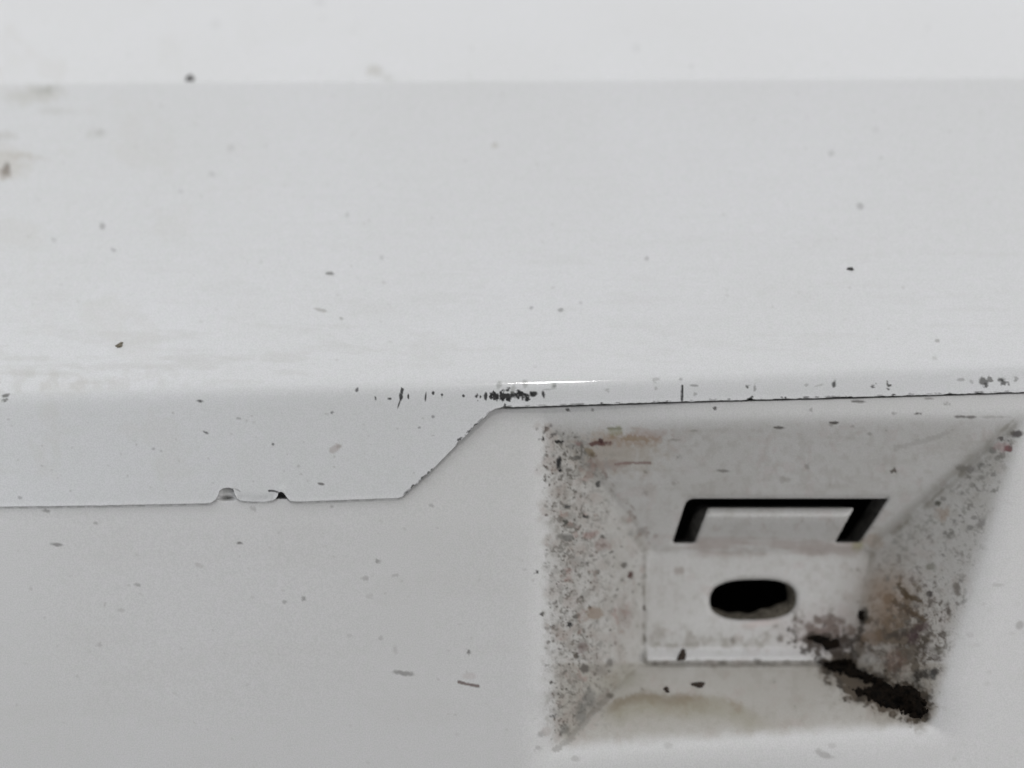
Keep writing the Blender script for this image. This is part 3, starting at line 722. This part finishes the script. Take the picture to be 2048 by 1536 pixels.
for P in (SLOT, OVAL):
    m = (fx > P[:, 0].min() - 3) & (fx < P[:, 0].max() + 3) & (fy_ > P[:, 1].min() - 3) & (fy_ < P[:, 1].max() + 3)
    s_, _n = poly_sdf(fx[m], fy_[m], P); keep[np.where(m)[0][s_ < 0]] = False
F = F[keep]; fx = fx[keep]; fy_ = fy_[keep]
tpk = pocket_t(fx, fy_)
tabm = (fy_ > 1006) & (fy_ < 1086) & (fx + (fy_ - 1015) * .38 > 1408) & (fx + (fy_ - 1015) * .57 < 1716)
pk = (tpk > -0.03)
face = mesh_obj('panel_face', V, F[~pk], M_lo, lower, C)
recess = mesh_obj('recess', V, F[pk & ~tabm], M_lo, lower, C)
recess['label'] = 'four sided funnel shaped recess smeared with black dirt'
tab = mesh_obj('latch_tab', V, F[tabm], M_lo, recess, C)

def rim(name, P, depth, shift, mat):
    n = len(P); R = []
    d0 = depth_lower(P[:, 0], P[:, 1]) + edge_round(np.zeros(n))
    for dd, f in ((-0.00004, 0), (depth * .4, .5), (depth, 1)):
        R.append(world_pts(P[:, 0] + shift(P)[0] * f, P[:, 1] + shift(P)[1] * f, d0)+ np.array([0, dd, 0.0]))
    Vr = np.concatenate(R); F_ = []
    for k in range(2):
        for i in range(n):
            j = (i + 1) % n; F_.append((k * n + i, (k + 1) * n + i, (k + 1) * n + j, k * n + j))
    return mesh_obj(name, Vr, F_, mat, recess)
rim('slot_rim', SLOT, 0.0030, lambda P: (np.full(len(P), -15.0), np.zeros(len(P))), M_slot)
rim('hole_rim', OVAL, 0.0030, lambda P: (-6 * sstep(1560, 1592, P[:, 0]) + 1.5 * np.sin(P[:, 0] / 5.0), (-16 * sstep(1200, 1236, P[:, 1])) * (.35 + .65 * sstep(1500, 1560, P[:, 0])) + 1.5 * np.sin(P[:, 0] / 7.0)), M_edge)
# closed dark box behind the openings
bx = world_pts(np.array([1180., 1860., 1860., 1180.]), np.array([900., 900., 1330., 1330.]), np.array([.0001 + DP + .0035] * 4) * 0 + DP + .0045)
Vb = []; 
x0, x1 = bx[0, 0], bx[1, 0]; z1, z0 = bx[0, 2], bx[2, 2]
Vb = [(x0, .0155, z0), (x1, .0155, z0), (x1, .0155, z1), (x0, .0155, z1), (x0, .05, z0), (x1, .05, z0), (x1, .05, z1), (x0, .05, z1)]
cav = mesh_obj('dark_cavity', Vb, [(4, 5, 6, 7), (0, 1, 5, 4), (1, 2, 6, 5), (2, 3, 7, 6), (3, 0, 4, 7)], M_void, lower, smooth=False)

# ------------------------------------------------------------------ dirt heaped in the pocket's corner
def samp(A, px, py):
    return A[np.clip((py + MY).astype(int), 0, RH - 1), np.clip((px + MX).astype(int), 0, RW - 1)]
def heap(name, poly, thick, mat, rag=10, step=1.6, grow=0):
    P = resample(np.array(poly, float), 6)
    gx = np.arange(P[:, 0].min() - 22, P[:, 0].max() + 22, step); gy = np.arange(P[:, 1].min() - 22, P[:, 1].max() + 22, step)
    X, Y = np.meshgrid(gx, gy)
    s_, _n = poly_sdf(X, Y, P)
    s_ = s_ + (samp(N14, X, Y) - .5) * rag * 2.4 + (samp(N4, X, Y) - .5) * rag * .9 + 3.0 - grow
    h = thick * (1 - np.exp(np.minimum(s_, 0) / 9.0)) * (.25 + 1.0 * samp(N8, X, Y) + .5 * samp(N4, X, Y)) - 0.00003
    dd = depth_lower(X, Y, False) - h
    Vh = world_pts(X, Y, dd).reshape(-1, 3); Fh = grid_faces(*X.shape)
    k = s_.ravel()[Fh].min(1) < 0.5
    return mesh_obj(name, Vh, Fh[k], mat)
o = heap('dirt_heap', [(1636, 1324), (1700, 1316), (1716, 1330), (1750, 1352), (1790, 1368), (1838, 1372), (1852, 1398), (1852, 1430), (1838, 1438),
                       (1800, 1426), (1752, 1410), (1735, 1404), (1700, 1386), (1692, 1372), (1740, 1370), (1690, 1350), (1655, 1344)], 0.0012, M_dirt)
tag(o, 'thick black dirt packed into the lower right corner of the recess', 'dirt')
for poly, lab in (([(1606, 1268), (1640, 1266), (1682, 1278), (1684, 1300), (1650, 1306), (1640, 1290), (1612, 1284)], 'black dirt clump on the bright ledge below the oval hole'),
                  ([(1716, 1218), (1730, 1218), (1738, 1244), (1728, 1252), (1716, 1238)], 'small black dirt clump stuck high in the crease beside the right cheek')):
    o = heap('dirt_clump', poly, 0.0005, M_dirt, 6)
    tag(o, lab, 'dirt', 'dirt clumps in the recess')

# ------------------------------------------------------------------ loose crumbs
def crumb(name, x, y, rx, ry, ang, mat, label, up=False, h=0.5, group='crumbs stuck to the panels'):
    n1, n2 = 22, 14
    r = np.random.RandomState(int(x * 7 + y))
    a = np.linspace(0, 2 * np.pi, n1, endpoint=False); b = np.linspace(0, np.pi / 2, n2)
    A, B = np.meshgrid(a, b)
    ph = r.rand(6) * 6.28
    rad = 1 + .22 * np.sin(2 * A + ph[0]) + .16 * np.sin(3 * A + ph[1]) + .10 * np.sin(5 * A + ph[2] + 2 * B) 
    uu = np.sin(B) * np.cos(A) * rad * rx; vv = np.sin(B) * np.sin(A) * rad * ry
    ca, sa = math.cos(math.radians(ang)), math.sin(math.radians(ang))
    px = x + uu * ca - vv * sa; py = y + uu * sa + vv * ca
    base = (depth_upper if up else (lambda p, q: depth_lower(p, q)))(px, py)
    hh = np.cos(B) * min(rx, ry) * S * h * 2 * (1 + .25 * np.sin(4 * A + ph[3]) * np.sin(B))
    Vc = world_pts(px, py, base - hh + 0.00003)
    org = Vc.reshape(-1, 3).mean(0)
    Vf = Vc.reshape(-1, 3) - org
    i = np.arange(n1 * n2).reshape(n2, n1); j = np.roll(i, -1, 1)
    Fc = np.stack([i[:-1], i[1:], j[1:], j[:-1]], -1).reshape(-1, 4)
    o = mesh_obj(name, Vf, Fc, mat); o.location = org
    tag(o, label, 'crumb', group)
M_soft = plain('grey_crumb', (.10, .10, .10), (.22, .215, .21), 4000)
crumb('crumb', 380, 156, 7.5, 8.5, 0, M_soft, 'round grey crumb right on the crease near the top of the upper panel', True)
crumb('crumb', 239, 690, 10, 3.8, -28, plain('tan_crumb', (.09, .08, .055), (.24, .21, .16), 4000), 'oblong brown crumb alone on the left of the upper panel, above the fold', True)
crumb('crumb', 1701, 537.5, 6, 3.8, 5, M_grit, 'tiny black crumb alone at the right middle of the upper panel', True)
crumb('crumb', 1364, 1311, 11, 9, -40, M_crumb, 'dark brown crumb on the bright ledge at the foot of the back face')
crumb('crumb', 1397, 1369, 13, 6, -12, M_crumb, 'oblong dark brown crumb on the recess floor, the right one of the two there')
crumb('crumb', 1333, 1379, 6, 5.5, 10, M_crumb, 'round dark brown crumb on the recess floor, the left one of the two there')
